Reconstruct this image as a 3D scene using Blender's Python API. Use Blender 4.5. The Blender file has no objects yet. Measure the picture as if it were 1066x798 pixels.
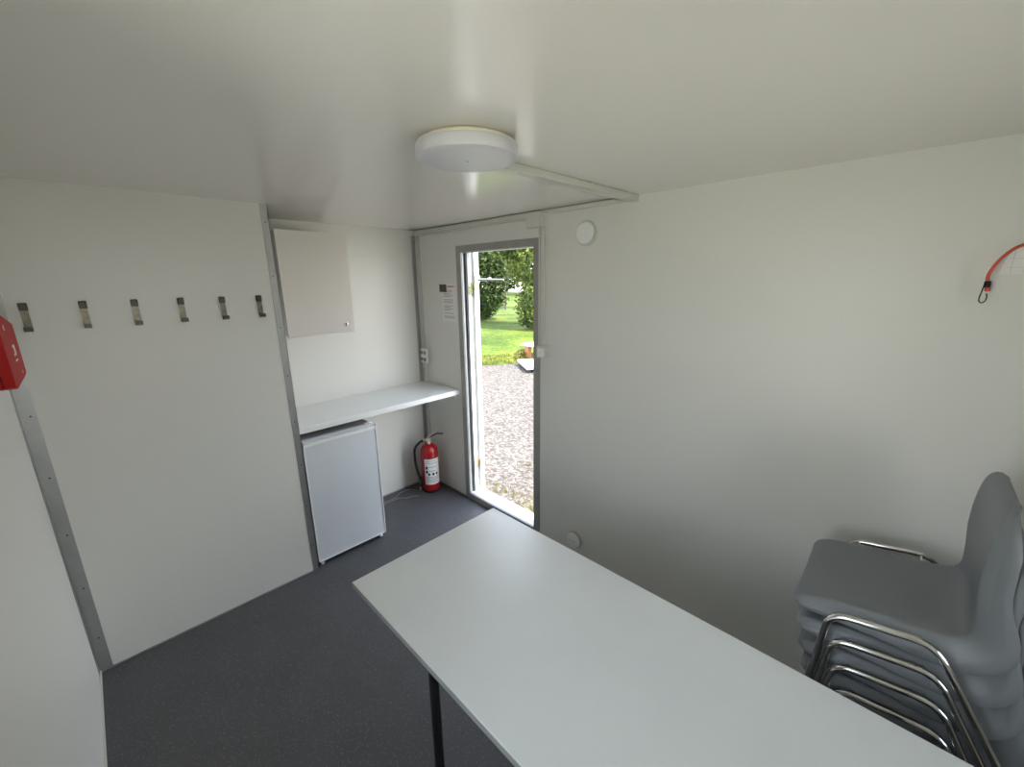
import bpy, bmesh, math, random
from mathutils import Vector, Matrix, noise
C = bpy.context.scene
COL = C.collection
PI = math.pi
random.seed(7)

# ------------------------------------------------------------------ camera, world, sun, exposure
cd = bpy.data.cameras.new('camera'); cam = bpy.data.objects.new('camera', cd); COL.objects.link(cam)
C.camera = cam
yaw, pit, rol = math.radians(134.818), math.radians(14.068), math.radians(-0.752)
fw = Vector((math.cos(yaw)*math.cos(pit), math.sin(yaw)*math.cos(pit), -math.sin(pit)))
rt = fw.cross(Vector((0, 0, 1))).normalized(); up = rt.cross(fw)
r2 = rt*math.cos(rol) + up*math.sin(rol); u2 = -rt*math.sin(rol) + up*math.cos(rol)
cam.matrix_world = Matrix(((r2.x, u2.x, -fw.x, 0), (r2.y, u2.y, -fw.y, 0), (r2.z, u2.z, -fw.z, 1.77), (0, 0, 0, 1)))
cd.sensor_width = 36; cd.lens = 433.37/1066*36; cd.clip_start = 0.02; cd.clip_end = 400

W = bpy.data.worlds.new('sky'); C.world = W; W.use_nodes = True
wn = W.node_tree.nodes; wl = W.node_tree.links; wn.clear()
wo = wn.new('ShaderNodeOutputWorld'); wb = wn.new('ShaderNodeBackground'); wl.new(wb.outputs[0], wo.inputs[0])
tc = wn.new('ShaderNodeTexCoord'); sx = wn.new('ShaderNodeSeparateXYZ'); wr = wn.new('ShaderNodeValToRGB')
wl.new(tc.outputs['Generated'], sx.inputs[0]); wl.new(sx.outputs['Z'], wr.inputs[0]); wl.new(wr.outputs[0], wb.inputs[0])
wr.color_ramp.elements[0].color = (0.99, 0.985, 0.98, 1)
wr.color_ramp.elements[1].position = 0.9; wr.color_ramp.elements[1].color = (0.56, 0.73, 1.0, 1)
SKY = 2.55
wb.inputs[1].default_value = SKY

sd = bpy.data.lights.new('sun', 'SUN'); so = bpy.data.objects.new('sun', sd); COL.objects.link(so)
sd.energy = 7.0; sd.angle = math.radians(0.6); sd.color = (1.0, 0.95, 0.85)
so.rotation_euler = Vector((0.60, 0.035, 0.80)).to_track_quat('Z', 'Y').to_euler()

C.view_settings.view_transform = 'Standard'; C.view_settings.look = 'None'
C.view_settings.gamma = 1; C.view_settings.use_curve_mapping = False
C.view_settings.exposure = 1.47

# ------------------------------------------------------------------ materials
def mat(name, col, rough=0.5, metal=0.0, var=0.0, vscale=8.0, bump=0.0, bscale=60.0, spec=0.5, coat=0.0, trans=0.0, col2=None):
    m = bpy.data.materials.new(name); m.use_nodes = True
    nt = m.node_tree; b = nt.nodes['Principled BSDF']
    b.inputs['Roughness'].default_value = rough; b.inputs['Metallic'].default_value = metal
    b.inputs['Specular IOR Level'].default_value = spec
    b.inputs['Coat Weight'].default_value = coat
    t = nt.nodes.new('ShaderNodeTexCoord')
    n = nt.nodes.new('ShaderNodeTexNoise'); n.inputs['Scale'].default_value = vscale; n.inputs['Detail'].default_value = 4
    nt.links.new(t.outputs['Object'], n.inputs['Vector'])
    r = nt.nodes.new('ShaderNodeValToRGB')
    a = [max(0, c*(1-var)) for c in col]; c2 = col2 or [min(1, c*(1+var)) for c in col]
    r.color_ramp.elements[0].position = .35; r.color_ramp.elements[1].position = .65
    r.color_ramp.elements[0].color = (*a, 1); r.color_ramp.elements[1].color = (*c2, 1)
    nt.links.new(n.outputs['Fac'], r.inputs[0]); nt.links.new(r.outputs[0], b.inputs['Base Color'])
    if bump:
        n2 = nt.nodes.new('ShaderNodeTexNoise'); n2.inputs['Scale'].default_value = bscale
        nt.links.new(t.outputs['Object'], n2.inputs['Vector'])
        bp = nt.nodes.new('ShaderNodeBump'); bp.inputs['Strength'].default_value = bump; bp.inputs['Distance'].default_value = 0.002
        nt.links.new(n2.outputs['Fac'], bp.inputs['Height']); nt.links.new(bp.outputs[0], b.inputs['Normal'])
    return m

M = {}
M['wall'] = mat('white_laminate', (0.71, 0.70, 0.658), 0.38, var=.008, vscale=1.2, bump=.05, bscale=90)
M['ceil'] = mat('glossy_ceiling_laminate', (0.83, 0.795, 0.745), 0.20, var=.006, vscale=1.0, bump=.04, bscale=60)
M['alu'] = mat('brushed_aluminium', (0.42, 0.42, 0.41), 0.42, metal=.85, var=.05, vscale=14, bump=.05)
M['framegrey'] = mat('grey_door_frame', (0.33, 0.32, 0.295), 0.5, metal=.35, var=.04)
M['pvc'] = mat('off_white_plastic', (0.61, 0.605, 0.55), 0.42, var=.01)
M['white'] = mat('bright_white_plastic', (0.82, 0.82, 0.80), 0.35, var=.008)
M['lampglass'] = mat('opal_lamp_plastic', (0.62, 0.61, 0.64), 0.4, var=.005)
M['cream'] = mat('cream_lamp_base', (0.72, 0.68, 0.55), 0.45, var=.01)
M['cabinet'] = mat('cabinet_greige_white', (0.70, 0.66, 0.61), 0.5, var=.006)
M['counter'] = mat('white_worktop_laminate', (0.80, 0.81, 0.79), 0.22, var=.01)
M['table'] = mat('light_grey_table_laminate', (0.72, 0.735, 0.73), 0.30, var=.02, vscale=3, bump=.03, bscale=200)
M['fridge'] = mat('silver_white_fridge_enamel', (0.62, 0.65, 0.68), 0.35, var=.006)
M['fridge_shaded'] = mat('shaded_fridge_top', (0.33, 0.33, 0.32), 0.5, var=.02)  # shade on the fridge top put into the colour as grey
M['black'] = mat('black_paint', (0.012, 0.012, 0.014), 0.4, var=.1)
M['rubber'] = mat('black_rubber', (0.01, 0.01, 0.01), 0.55, var=.1)
M['red'] = mat('red_enamel', (0.40, 0.005, 0.007), 0.28, var=.03, coat=.4)
M['boxred'] = mat('red_plastic', (0.42, 0.006, 0.005), 0.5, var=.02, spec=.2)
M['shell'] = mat('grey_shell_plastic', (0.19, 0.20, 0.215), 0.42, var=.02, bump=.05, bscale=300)
M['chrome'] = mat('chrome', (0.72, 0.71, 0.69), 0.09, metal=1.0, var=.02)
M['steel'] = mat('aged_steel_hook', (0.17, 0.155, 0.12), 0.38, metal=.8, var=.25, vscale=40)
M['darksteel'] = mat('dark_steel_end', (0.06, 0.055, 0.045), 0.4, metal=.7, var=.2, vscale=40)
M['silver'] = mat('silver_metal', (0.7, 0.69, 0.66), 0.3, metal=1.0, var=.03)
M['cord'] = mat('orange_red_bungee', (0.62, 0.09, 0.05), 0.6, var=.18, vscale=260)
M['paper'] = mat('white_paper', (0.78, 0.77, 0.74), 0.6, var=.01)
M['ink'] = mat('grey_print', (0.33, 0.33, 0.33), 0.6, var=.05)
M['orange'] = mat('orange_print', (0.65, 0.25, 0.12), 0.6, var=.05)
M['darkplate'] = mat('dark_plate', (0.05, 0.055, 0.04), 0.3, var=.1, vscale=60)
M['cable'] = mat('grey_cable', (0.22, 0.22, 0.21), 0.4, var=.1)
M['brass'] = mat('tan_hinge_metal', (0.55, 0.42, 0.28), 0.4, metal=.5, var=.2, vscale=50)
M['greenish'] = mat('weathered_hinge_metal', (0.28, 0.32, 0.16), 0.4, metal=.4, var=.3, vscale=80)
M['doorwhite'] = mat('door_white_enamel', (0.52, 0.55, 0.57), 0.4, var=.02)
M['wood'] = mat('orange_wood', (0.35, 0.15, 0.06), 0.6, var=.15, vscale=12)
M['concrete'] = mat('pale_slab', (0.30, 0.29, 0.275), 0.7, var=.1, vscale=8)
M['bounce_ground'] = mat('pale_bounce_ground', (0.66, 0.60, 0.47), 0.85, var=.12, vscale=3)  # pale and warm so the added ground reflects light up to the ceiling
M['bark'] = mat('bark', (0.07, 0.05, 0.035), 0.8, var=.3, vscale=12)

def floor_mat():
    m = mat('dark_speckled_vinyl', (0.080, 0.077, 0.080), 0.5, var=.06, vscale=5, bump=.12, bscale=250)
    nt = m.node_tree; b = nt.nodes['Principled BSDF']
    old = b.inputs['Base Color'].links[0].from_socket
    t = nt.nodes.new('ShaderNodeTexCoord'); v = nt.nodes.new('ShaderNodeTexVoronoi'); v.inputs['Scale'].default_value = 130
    nt.links.new(t.outputs['Object'], v.inputs['Vector'])
    lt = nt.nodes.new('ShaderNodeMath'); lt.operation = 'LESS_THAN'; lt.inputs[1].default_value = .24
    nt.links.new(v.outputs['Distance'], lt.inputs[0])
    w = nt.nodes.new('ShaderNodeSeparateColor'); nt.links.new(v.outputs['Color'], w.inputs[0])
    g = nt.nodes.new('ShaderNodeMath'); g.operation = 'GREATER_THAN'; g.inputs[1].default_value = .45
    nt.links.new(w.outputs[0], g.inputs[0])
    mu = nt.nodes.new('ShaderNodeMath'); mu.operation = 'MULTIPLY'
    nt.links.new(lt.outputs[0], mu.inputs[0]); nt.links.new(g.outputs[0], mu.inputs[1])
    mx = nt.nodes.new('ShaderNodeMix'); mx.data_type = 'RGBA'
    nt.links.new(mu.outputs[0], mx.inputs['Factor']); nt.links.new(old, mx.inputs['A'])
    mx.inputs['B'].default_value = (0.20, 0.20, 0.21, 1)
    nt.links.new(mx.outputs['Result'], b.inputs['Base Color'])
    return m
M['floor'] = floor_mat()

def gravel_mat():
    m = mat('pink_beige_gravel', (0.30, 0.24, 0.22), 0.9, var=.1)
    nt = m.node_tree; b = nt.nodes['Principled BSDF']
    t = nt.nodes.new('ShaderNodeTexCoord')
    v = nt.nodes.new('ShaderNodeTexVoronoi'); v.inputs['Scale'].default_value = 32
    nt.links.new(t.outputs['Object'], v.inputs['Vector'])
    s = nt.nodes.new('ShaderNodeSeparateColor'); nt.links.new(v.outputs['Color'], s.inputs[0])
    r = nt.nodes.new('ShaderNodeValToRGB'); cr = r.color_ramp
    cr.elements[0].color = (0.035, 0.025, 0.019, 1); cr.elements[1].color = (0.15, 0.128, 0.108, 1)
    e = cr.elements.new(.35); e.color = (0.064, 0.050, 0.040, 1)
    e = cr.elements.new(.7); e.color = (0.100, 0.083, 0.070, 1)
    nt.links.new(s.outputs[0], r.inputs[0]); nt.links.new(r.outputs[0], b.inputs['Base Color'])
    bp = nt.nodes.new('ShaderNodeBump'); bp.inputs['Strength'].default_value = .8; bp.inputs['Distance'].default_value = 0.03
    bp.invert = True
    nt.links.new(v.outputs['Distance'], bp.inputs['Height']); nt.links.new(bp.outputs[0], b.inputs['Normal'])
    return m
M['gravel'] = gravel_mat()

def lawn_mat():
    m = mat('lawn', (0.13, 0.20, 0.02), 0.9, var=.1)
    nt = m.node_tree; b = nt.nodes['Principled BSDF']; b.inputs['Specular IOR Level'].default_value = .2
    t = nt.nodes.new('ShaderNodeTexCoord')
    mp = nt.nodes.new('ShaderNodeMapping'); nt.links.new(t.outputs['Object'], mp.inputs[0])
    n1 = nt.nodes.new('ShaderNodeTexNoise'); n1.inputs['Scale'].default_value = .55; n1.inputs['Detail'].default_value = 5
    n2 = nt.nodes.new('ShaderNodeTexNoise'); n2.inputs['Scale'].default_value = 9; n2.inputs['Detail'].default_value = 6
    nt.links.new(mp.outputs[0], n1.inputs[0]); nt.links.new(mp.outputs[0], n2.inputs[0])
    a = nt.nodes.new('ShaderNodeMath'); a.operation = 'ADD'; nt.links.new(n1.outputs[0], a.inputs[0]); nt.links.new(n2.outputs[0], a.inputs[1])
    h = nt.nodes.new('ShaderNodeMath'); h.operation = 'MULTIPLY'; h.inputs[1].default_value = .5; nt.links.new(a.outputs[0], h.inputs[0])
    r = nt.nodes.new('ShaderNodeValToRGB'); cr = r.color_ramp
    cr.elements[0].position = .36; cr.elements[0].color = (0.022, 0.042, 0.006, 1)
    cr.elements[1].position = .66; cr.elements[1].color = (0.125, 0.14, 0.018, 1)
    e = cr.elements.new(.5); e.color = (0.055, 0.085, 0.010, 1)
    nt.links.new(h.outputs[0], r.inputs[0]); nt.links.new(r.outputs[0], b.inputs['Base Color'])
    bp = nt.nodes.new('ShaderNodeBump'); bp.inputs['Strength'].default_value = .7; bp.inputs['Distance'].default_value = 0.05
    nt.links.new(n2.outputs[0], bp.inputs['Height']); nt.links.new(bp.outputs[0], b.inputs['Normal'])
    return m
M['lawn'] = lawn_mat()

def leaf_mat(name, dark, light, scale=1.6):
    m = bpy.data.materials.new(name); m.use_nodes = True
    nt = m.node_tree; b = nt.nodes['Principled BSDF']; out = nt.nodes['Material Output']
    b.inputs['Roughness'].default_value = .5; b.inputs['Specular IOR Level'].default_value = .3
    t = nt.nodes.new('ShaderNodeTexCoord'); n = nt.nodes.new('ShaderNodeTexNoise'); n.inputs['Scale'].default_value = scale; n.inputs['Detail'].default_value = 6
    nt.links.new(t.outputs['Object'], n.inputs[0])
    r = nt.nodes.new('ShaderNodeValToRGB'); r.color_ramp.elements[0].position = .35; r.color_ramp.elements[1].position = .68
    r.color_ramp.elements[0].color = (*dark, 1); r.color_ramp.elements[1].color = (*light, 1)
    nt.links.new(n.outputs[0], r.inputs[0]); nt.links.new(r.outputs[0], b.inputs['Base Color'])
    tr = nt.nodes.new('ShaderNodeBsdfTranslucent'); nt.links.new(r.outputs[0], tr.inputs[0])
    mx = nt.nodes.new('ShaderNodeMixShader'); mx.inputs[0].default_value = .35
    nt.links.new(b.outputs[0], mx.inputs[1]); nt.links.new(tr.outputs[0], mx.inputs[2]); nt.links.new(mx.outputs[0], out.inputs[0])
    return m
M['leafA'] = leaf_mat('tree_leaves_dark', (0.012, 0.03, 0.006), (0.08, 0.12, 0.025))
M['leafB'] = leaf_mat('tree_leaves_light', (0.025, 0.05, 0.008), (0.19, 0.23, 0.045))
M['weed'] = leaf_mat('yellow_green_weeds', (0.11, 0.11, 0.02), (0.24, 0.21, 0.05), 6)

def glass_mat():
    m = bpy.data.materials.new('window_glass'); m.use_nodes = True
    nt = m.node_tree; nt.nodes.clear(); o = nt.nodes.new('ShaderNodeOutputMaterial')
    a = nt.nodes.new('ShaderNodeBsdfTransparent'); g = nt.nodes.new('ShaderNodeBsdfGlossy'); g.inputs['Roughness'].default_value = .02
    a.inputs[0].default_value = (.94, .96, .95, 1)
    mx = nt.nodes.new('ShaderNodeMixShader'); fr = nt.nodes.new('ShaderNodeFresnel'); fr.inputs[0].default_value = 1.45
    nt.links.new(fr.outputs[0], mx.inputs[0]); nt.links.new(a.outputs[0], mx.inputs[1]); nt.links.new(g.outputs[0], mx.inputs[2])
    nt.links.new(mx.outputs[0], o.inputs[0]); return m
M['glass'] = glass_mat()

# ------------------------------------------------------------------ mesh helpers
def box(bm, x0, x1, y0, y1, z0, z1, bev=0.0, seg=2):
    vs = [bm.verts.new((x, y, z)) for x in (x0, x1) for y in (y0, y1) for z in (z0, z1)]
    F = [bm.faces.new([vs[i] for i in f]) for f in ((0, 1, 3, 2), (4, 6, 7, 5), (0, 4, 5, 1), (2, 3, 7, 6), (0, 2, 6, 4), (1, 5, 7, 3))]
    if bev > 0:
        es = list({e for f in F for e in f.edges})
        bmesh.ops.bevel(bm, geom=es, offset=bev, segments=seg, affect='EDGES', profile=.5)
    return bm

def frame_dirs(d):
    d = d.normalized(); a = Vector((0, 0, 1)) if abs(d.z) < .9 else Vector((1, 0, 0))
    u = d.cross(a).normalized(); return u, d.cross(u).normalized()

def tube(bm, pts, r, n=10, cap=True):
    pts = [Vector(p) for p in pts]; rings = []; u = None
    for i, p in enumerate(pts):
        d = (pts[min(i+1, len(pts)-1)] - pts[max(i-1, 0)]).normalized()
        if u is None: u, v = frame_dirs(d)
        else:
            u = (u - d*u.dot(d)).normalized(); v = d.cross(u)
        rr = r[i] if isinstance(r, (list, tuple)) else r
        rings.append([bm.verts.new(p + u*rr*math.cos(2*PI*k/n) + v*rr*math.sin(2*PI*k/n)) for k in range(n)])
    for a, b in zip(rings, rings[1:]):
        for k in range(n): bm.faces.new((a[k], a[(k+1) % n], b[(k+1) % n], b[k]))
    if cap: bm.faces.new(rings[0][::-1]); bm.faces.new(rings[-1])
    return bm

def smooth_path(pts, rad, n=6):
    """polyline with rounded corners"""
    P = [Vector(p) for p in pts]; out = [P[0]]
    for i in range(1, len(P)-1):
        a = (P[i-1]-P[i]); b = (P[i+1]-P[i]); r = min(rad, a.length*.45, b.length*.45)
        s = P[i]+a.normalized()*r; e = P[i]+b.normalized()*r
        for k in range(n+1):
            t = k/n; out.append(s*(1-t)**2 + P[i]*2*t*(1-t) + e*t*t)
    out.append(P[-1]); return out

def spline(pts, n=8):
    P = [Vector(p) for p in pts]; P = [P[0]*2-P[1]] + P + [P[-1]*2-P[-2]]; out = []
    for i in range(1, len(P)-2):
        for k in range(n):
            t = k/n; a, b, c, d = P[i-1:i+3]
            out.append(.5*((2*b)+(c-a)*t+(2*a-5*b+4*c-d)*t*t+(3*b-a-3*c+d)*t**3))
    out.append(P[-2]); return out

def lathe(bm, prof, c=(0, 0, 0), n=40, axis='z'):
    """prof: list of (radius, height)"""
    c = Vector(c); rings = []
    def P(r, h, a):
        if axis == 'z': return c + Vector((r*math.cos(a), r*math.sin(a), h))
        if axis == 'y': return c + Vector((r*math.cos(a), h, r*math.sin(a)))
        return c + Vector((h, r*math.cos(a), r*math.sin(a)))
    for r, h in prof:
        if r < 1e-6: rings.append([bm.verts.new(P(0, h, 0))])
        else: rings.append([bm.verts.new(P(r, h, 2*PI*k/n)) for k in range(n)])
    for a, b in zip(rings, rings[1:]):
        for k in range(n):
            q = [a[k % len(a)], a[(k+1) % len(a)], b[(k+1) % len(b)], b[k % len(b)]]
            f = []
            for v in q:
                if v not in f: f.append(v)
            if len(f) > 2: bm.faces.new(f)
    if len(rings[0]) > 1: bm.faces.new(rings[0])
    if len(rings[-1]) > 1: bm.faces.new(rings[-1])
    return bm

def prism(bm, poly, axis, a, b):
    """poly: list of 2D points; extruded along axis from a to b"""
    def P(p, h): return {'x': (h, p[0], p[1]), 'y': (p[0], h, p[1]), 'z': (p[0], p[1], h)}[axis]
    A = [bm.verts.new(P(p, a)) for p in poly]; B = [bm.verts.new(P(p, b)) for p in poly]; n = len(poly)
    bm.faces.new(A); bm.faces.new(B)
    for i in range(n): bm.faces.new((A[i], A[(i+1) % n], B[(i+1) % n], B[i]))
    return bm

def new(): return bmesh.new()
def obj(name, bm, m, parent=None, smooth=0, origin=None):
    bmesh.ops.recalc_face_normals(bm, faces=bm.faces[:])
    me = bpy.data.meshes.new(name); bm.to_mesh(me); bm.free()
    o = bpy.data.objects.new(name, me); COL.objects.link(o); me.materials.append(M[m] if isinstance(m, str) else m)
    if smooth:
        me.shade_smooth()
        try: me.set_sharp_from_angle(angle=math.radians(smooth))
        except Exception: pass
    if parent:
        o.parent = parent
        o.matrix_parent_inverse = Matrix.Translation(-parent.location)  # meshes are written in world coordinates
    return o
def tag(o, label, cat, group=None, kind=None):
    o['label'] = label; o['category'] = cat
    if group: o['group'] = group
    if kind: o['kind'] = kind
    return o
def thing(name, label, cat, loc=(0, 0, 0), group=None):
    o = bpy.data.objects.new(name, None); o.empty_display_size = .05; COL.objects.link(o); o.location = loc
    return tag(o, label, cat, group)
def struct(name, bm, m, parent=None, smooth=0):
    o = obj(name, bm, m, parent, smooth)
    if not parent: o['kind'] = 'structure'
    return o
def bx(name, d, m, parent=None, bev=0.0, label=None, smooth=0):
    bm = new(); box(bm, *d, bev=bev); o = obj(name, bm, m, parent, smooth)
    if label: o['label'] = label
    return o

# ------------------------------------------------------------------ room shell
CE = 2.157; XH = -2.496; XK = -3.03; YD = 1.978; YO = 2.023; YL = -0.262; XE = 1.7
DX0, DX1, DZ0, DZ1 = -2.466, -1.760, 0.052, 1.963      # door opening
WY0, WY1, WZ0, WZ1 = -0.18, 1.12, 0.86, 2.02      # window opening in the end wall behind the camera
VX0, VX1 = -0.85, -0.15                          # window opening in the left wall beside the camera
struct('floor', box(new(), XK-.05, XE+.05, YL-.05, YO, -.08, 0), 'floor')
struct('ceiling', box(new(), XK-.05, XE+.05, YL-.05, YO+.01, CE, CE+.10), 'ceil')
b = new()
box(b, XK-.05, DX0, YD, YO, 0, CE); box(b, DX1, XE+.05, YD, YO, 0, CE)
box(b, DX0, DX1, YD, YO, DZ1, CE); box(b, DX0, DX1, YD, YO, 0, DZ0)
struct('wall_right', b, 'wall')
struct('wall_back', box(new(), XK-.05, XK, YL-.05, YD, 0, CE), 'wall')
b = new()
box(b, XE, XE+.05, YL-.05, WY0, 0, CE); box(b, XE, XE+.05, WY1, YD, 0, CE)
box(b, XE, XE+.05, WY0, WY1, 0, WZ0); box(b, XE, XE+.05, WY0, WY1, WZ1, CE)
struct('wall_front', b, 'wall')
b = new()
box(b, XK, VX0, YL-.05, YL, 0, CE); box(b, VX1, XE, YL-.05, YL, 0, CE)
box(b, VX0, VX1, YL-.05, YL, 0, WZ0); box(b, VX0, VX1, YL-.05, YL, WZ1, CE)
struct('wall_left', b, 'wall')
b = new()
box(b, XH-.04, XH, YL, .746, 0, CE); box(b, XK, XH-.04, .706, .746, 0, CE)
struct('wall_partition', b, 'wall')

# window_1 in the end wall behind the camera
w1 = bpy.data.objects.new('window_1', None); COL.objects.link(w1); w1.location = (XE, (WY0+WY1)/2, WZ0); w1['kind'] = 'structure'
b = new(); t = .045; ym = (WY0+WY1)/2
for d in ((WY0, WY1, WZ0, WZ0+t), (WY0, WY1, WZ1-t, WZ1), (WY0, WY0+t, WZ0+t, WZ1-t), (WY1-t, WY1, WZ0+t, WZ1-t), (ym-.02, ym+.02, WZ0+t, WZ1-t)):
    box(b, XE-.012, XE+.055, *d)
obj('window_frame', b, 'white', w1)
obj('window_pane', box(new(), XE+.023, XE+.027, WY0+t, WY1-t, WZ0+t, WZ1-t), 'glass', w1)

w2 = bpy.data.objects.new('window_2', None); COL.objects.link(w2); w2.location = ((VX0+VX1)/2, YL, WZ0); w2['kind'] = 'structure'
b = new()
for d in ((VX0, VX1, WZ0, WZ0+t), (VX0, VX1, WZ1-t, WZ1), (VX0, VX0+t, WZ0+t, WZ1-t), (VX1-t, VX1, WZ0+t, WZ1-t)):
    box(b, d[0], d[1], YL-.055, YL+.008, d[2], d[3])
obj('window_frame', b, 'white', w2)
obj('window_pane', box(new(), VX0+t, VX1-t, YL-.027, YL-.023, WZ0+t, WZ1-t), 'glass', w2)

# aluminium corner strips with rivets
def strip(n, boxes, rivs):
    r = bpy.data.objects.new(n, None); COL.objects.link(r); r['kind'] = 'structure'; r.location = (boxes[0][0], boxes[0][2], boxes[0][4])
    b = new()
    for d in boxes: box(b, *d)
    obj('strip_profile', b, 'alu', r)
    b = new()
    for (p, ax) in rivs: lathe(b, [(.0035, 0), (.003, .0012), (0, .0016)], p, 10, ax)
    obj('rivets', b, 'darksteel', r, 40)
ZR = [0.18+.27*k for k in range(8)]
strip('trim_1', [(XH, XH+.002, .713, .748, 0, CE), (XH-.035, XH+.002, .746, .748, 0, CE)], [((XH+.002, .730, z), 'x') for z in ZR])
strip('trim_2', [(XH, XH+.002, YL, -.214, 0, CE), (XH, XH+.03, YL, YL+.002, 0, CE)], [((XH+.002, -.232, z), 'x') for z in ZR])
strip('trim_3', [(XK, XK+.003, 1.925, YD, 0, 2.115)], [((XK+.003, 1.95, z), 'x') for z in ZR])
struct('baseboard_left', box(new(), XH, XE, YL, YL+.007, 0, .012), 'pvc')
struct('baseboard_partition', box(new(), XH, XH+.005, -.255, .746, 0, .008), 'alu')
struct('baseboard_back', box(new(), XK, XK+.006, .746, 1.925, 0, .008), 'alu')
b = new(); box(b, XK+.05, -2.52, YD-.006, YD, 0, .008); box(b, -1.70, XE, YD-.006, YD, 0, .008)
struct('baseboard_right', b, 'alu')

# door_1: frame trims, jamb lining, open leaf
D = bpy.data.objects.new('door_1', None); COL.objects.link(D); D['kind'] = 'structure'; D.location = (-2.11, YD, 0)
b = new(); y0, y1 = YD-.008, YD
box(b, -2.518, DX0, y0, y1, 0.0, 2.008); box(b, DX1, -1.709, y0, y1, 0.0, 2.008)
box(b, DX0, DX1, y0, y1, DZ1, 2.008); box(b, DX0, DX1, y0-.004, y1, 0.0, DZ0)
obj('door_frame', b, 'framegrey', D)
b = new()
for z in (.3, .75, 1.2, 1.65): 
    for x in (-2.50, -1.722): lathe(b, [(.0035, 0), (.0028, -.0012), (0, -.0016)], (x, y0, z), 10, 'y')
for x in (-2.3, -2.1, -1.9): lathe(b, [(.0035, 0), (.0028, -.0012), (0, -.0016)], (x, y0, 1.985), 10, 'y')
obj('rivets', b, 'darksteel', D, 40)
b = new()   # white jamb lining around the opening, a little proud of the outside
box(b, DX0, DX0+.005, YD, YD+.014, DZ0, DZ1); box(b, DX1-.006, DX1, YD, YO+.012, DZ0, DZ1); box(b, DX0, DX1, YD, YO+.012, DZ1-.006, DZ1)
obj('jamb_lining', b, 'doorwhite', D)
b = new(); box(b, DX0, DX0+.007, YD+.0145, YD+.028, DZ0, DZ1)
obj('door_seal', b, 'rubber', D)
b = new(); box(b, DX0, DX1, YD-.002, YO+.075, DZ0-.03, DZ0+.004)
obj('door_sill', b, 'doorwhite', D)
# leaf folded back against the outside wall, its hinge edge faces the opening
LX1 = -2.405
b = new(); box(b, LX1-.70, LX1, YO+.020, YO+.066, DZ0+.005, DZ1+.01, bev=.004)
box(b, DX0+.0005, DX0+.03, YD+.029, YO+.019, DZ0+.003, DZ1-.002)
lf = obj('door_leaf', b, 'doorwhite', D)
def hinge(z, m):
    b = new(); box(b, DX0+.008, DX0+.034, YO-.012, YO+.014, z-.035, z+.02, bev=.002); box(b, DX0+.03, LX1+.006, YO+.014, YO+.058, z-.005, z+.045, bev=.003)
    tube(b, [(DX0+.036, YO+.012, z-.035), (DX0+.036, YO+.012, z+.05)], .005, 10)
    return obj('hinge', b, m, D, 40)
hinge(.315, 'brass'); hinge(1.70, 'greenish')
b = new(); box(b, LX1-.004, LX1+.012, YO+.018, YO+.064, 1.745, 1.80, bev=.003)
br = obj('stay_bracket', b, 'silver', D)
b = new(); tube(b, [(LX1+.012, YO+.05, 1.768), (LX1+.03, YO+.06, 1.768), (-2.235, YO+.155, 1.766)], [.009, .009, .006], 10)
box(b, -2.338, -2.318, YO+.09, YO+.108, 1.762, 1.784, bev=.002)
obj('stay_arm', b, 'silver', D, 40)

# ------------------------------------------------------------------ outside ground, lawn
GZ = -.45
b = new(); N = 40
for (nm, m) in (('ground', 'gravel'),):
    vs = [b.verts.new((x, y, GZ)) for x, y in ((-60, -40), (40, -40), (40, 60), (-60, 60))]; b.faces.new(vs)
struct('ground', b, 'gravel')
# lawn starts at a wavy border about 11 m from the door and runs beyond the trees; unseen pale ground is added outside the windows to bounce light in
b = new()
dv = Vector((-.7071, .7071, 0)); sv = Vector((.7071, .7071, 0))
def border(s): return 11.05 + .25*noise.noise(Vector((s*.6, 0, 0))) + .09*noise.noise(Vector((s*3.1, 4, 0))) + .05*s
rows = []
ss = [-40+k*.5 for k in range(160)]
for s in ss:
    rows.append([b.verts.new((dv*d + sv*s) + Vector((0, 0, GZ+h))) for d, h in ((border(s), .004), (border(s)+.12, .045), (border(s)+8, .04), (70, .05))])
for a, c in zip(rows, rows[1:]):
    for i in range(3): b.faces.new((a[i], a[i+1], c[i+1], c[i]))
struct('lawn', b, 'lawn', smooth=60)
b = new()
for q in (((2.6, -20), (30, -20), (30, 20), (2.6, 20)), ((-14, -30), (2.6, -30), (2.6, -1.2), (-14, -1.2))): b.faces.new([b.verts.new((x, y, GZ+.02)) for x, y in q])
struct('bounce_ground', b, 'bounce_ground')  # unseen bright ground, added to throw warm light through the windows onto the ceiling

# ------------------------------------------------------------------ table
T = thing('table', 'long light grey laminate table with black tubular legs in front of the camera', 'table', (-.45, .83, 0))
b = new(); box(b, -1.300, .50, .490, 1.173, .713, .735, bev=.002); obj('tabletop', b, 'table', T)
M['edge'] = mat('grey_edge_band', (0.30, 0.30, 0.29), 0.5, var=.03)
b = new(); z0, z1 = .7140, .7325
for d in ((-1.3012, -1.2995, .491, 1.172), (.4995, .5012, .491, 1.172), (-1.299, .499, .4888, .4905), (-1.299, .499, 1.1725, 1.1742)): box(b, *d, z0, z1)
e_ = obj('edge_band', b, 'edge', T); e_['label'] = 'darker grey edge band around the tabletop'
b = new()
for y in (.56, 1.10): box(b, -.91, .11, y-.011, y+.011, .675, .713)
for x in (-.93, .13): box(b, x-.011, x+.011, .53, 1.13, .675, .713)
obj('apron_frame', b, 'black', T)
for x in (-.93, .13):
    for y in (.565, 1.095):
        b = new(); tube(b, [(x, y, .70), (x, y, .008)], .016, 16); l = obj('leg', b, 'black', T, 40)
        b = new(); lathe(b, [(.018, 0), (.018, .02), (.016, .024)], (x, y, 0), 16); f = obj('foot_cap', b, 'rubber', l, 40); f.matrix_parent_inverse = Matrix()

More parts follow.
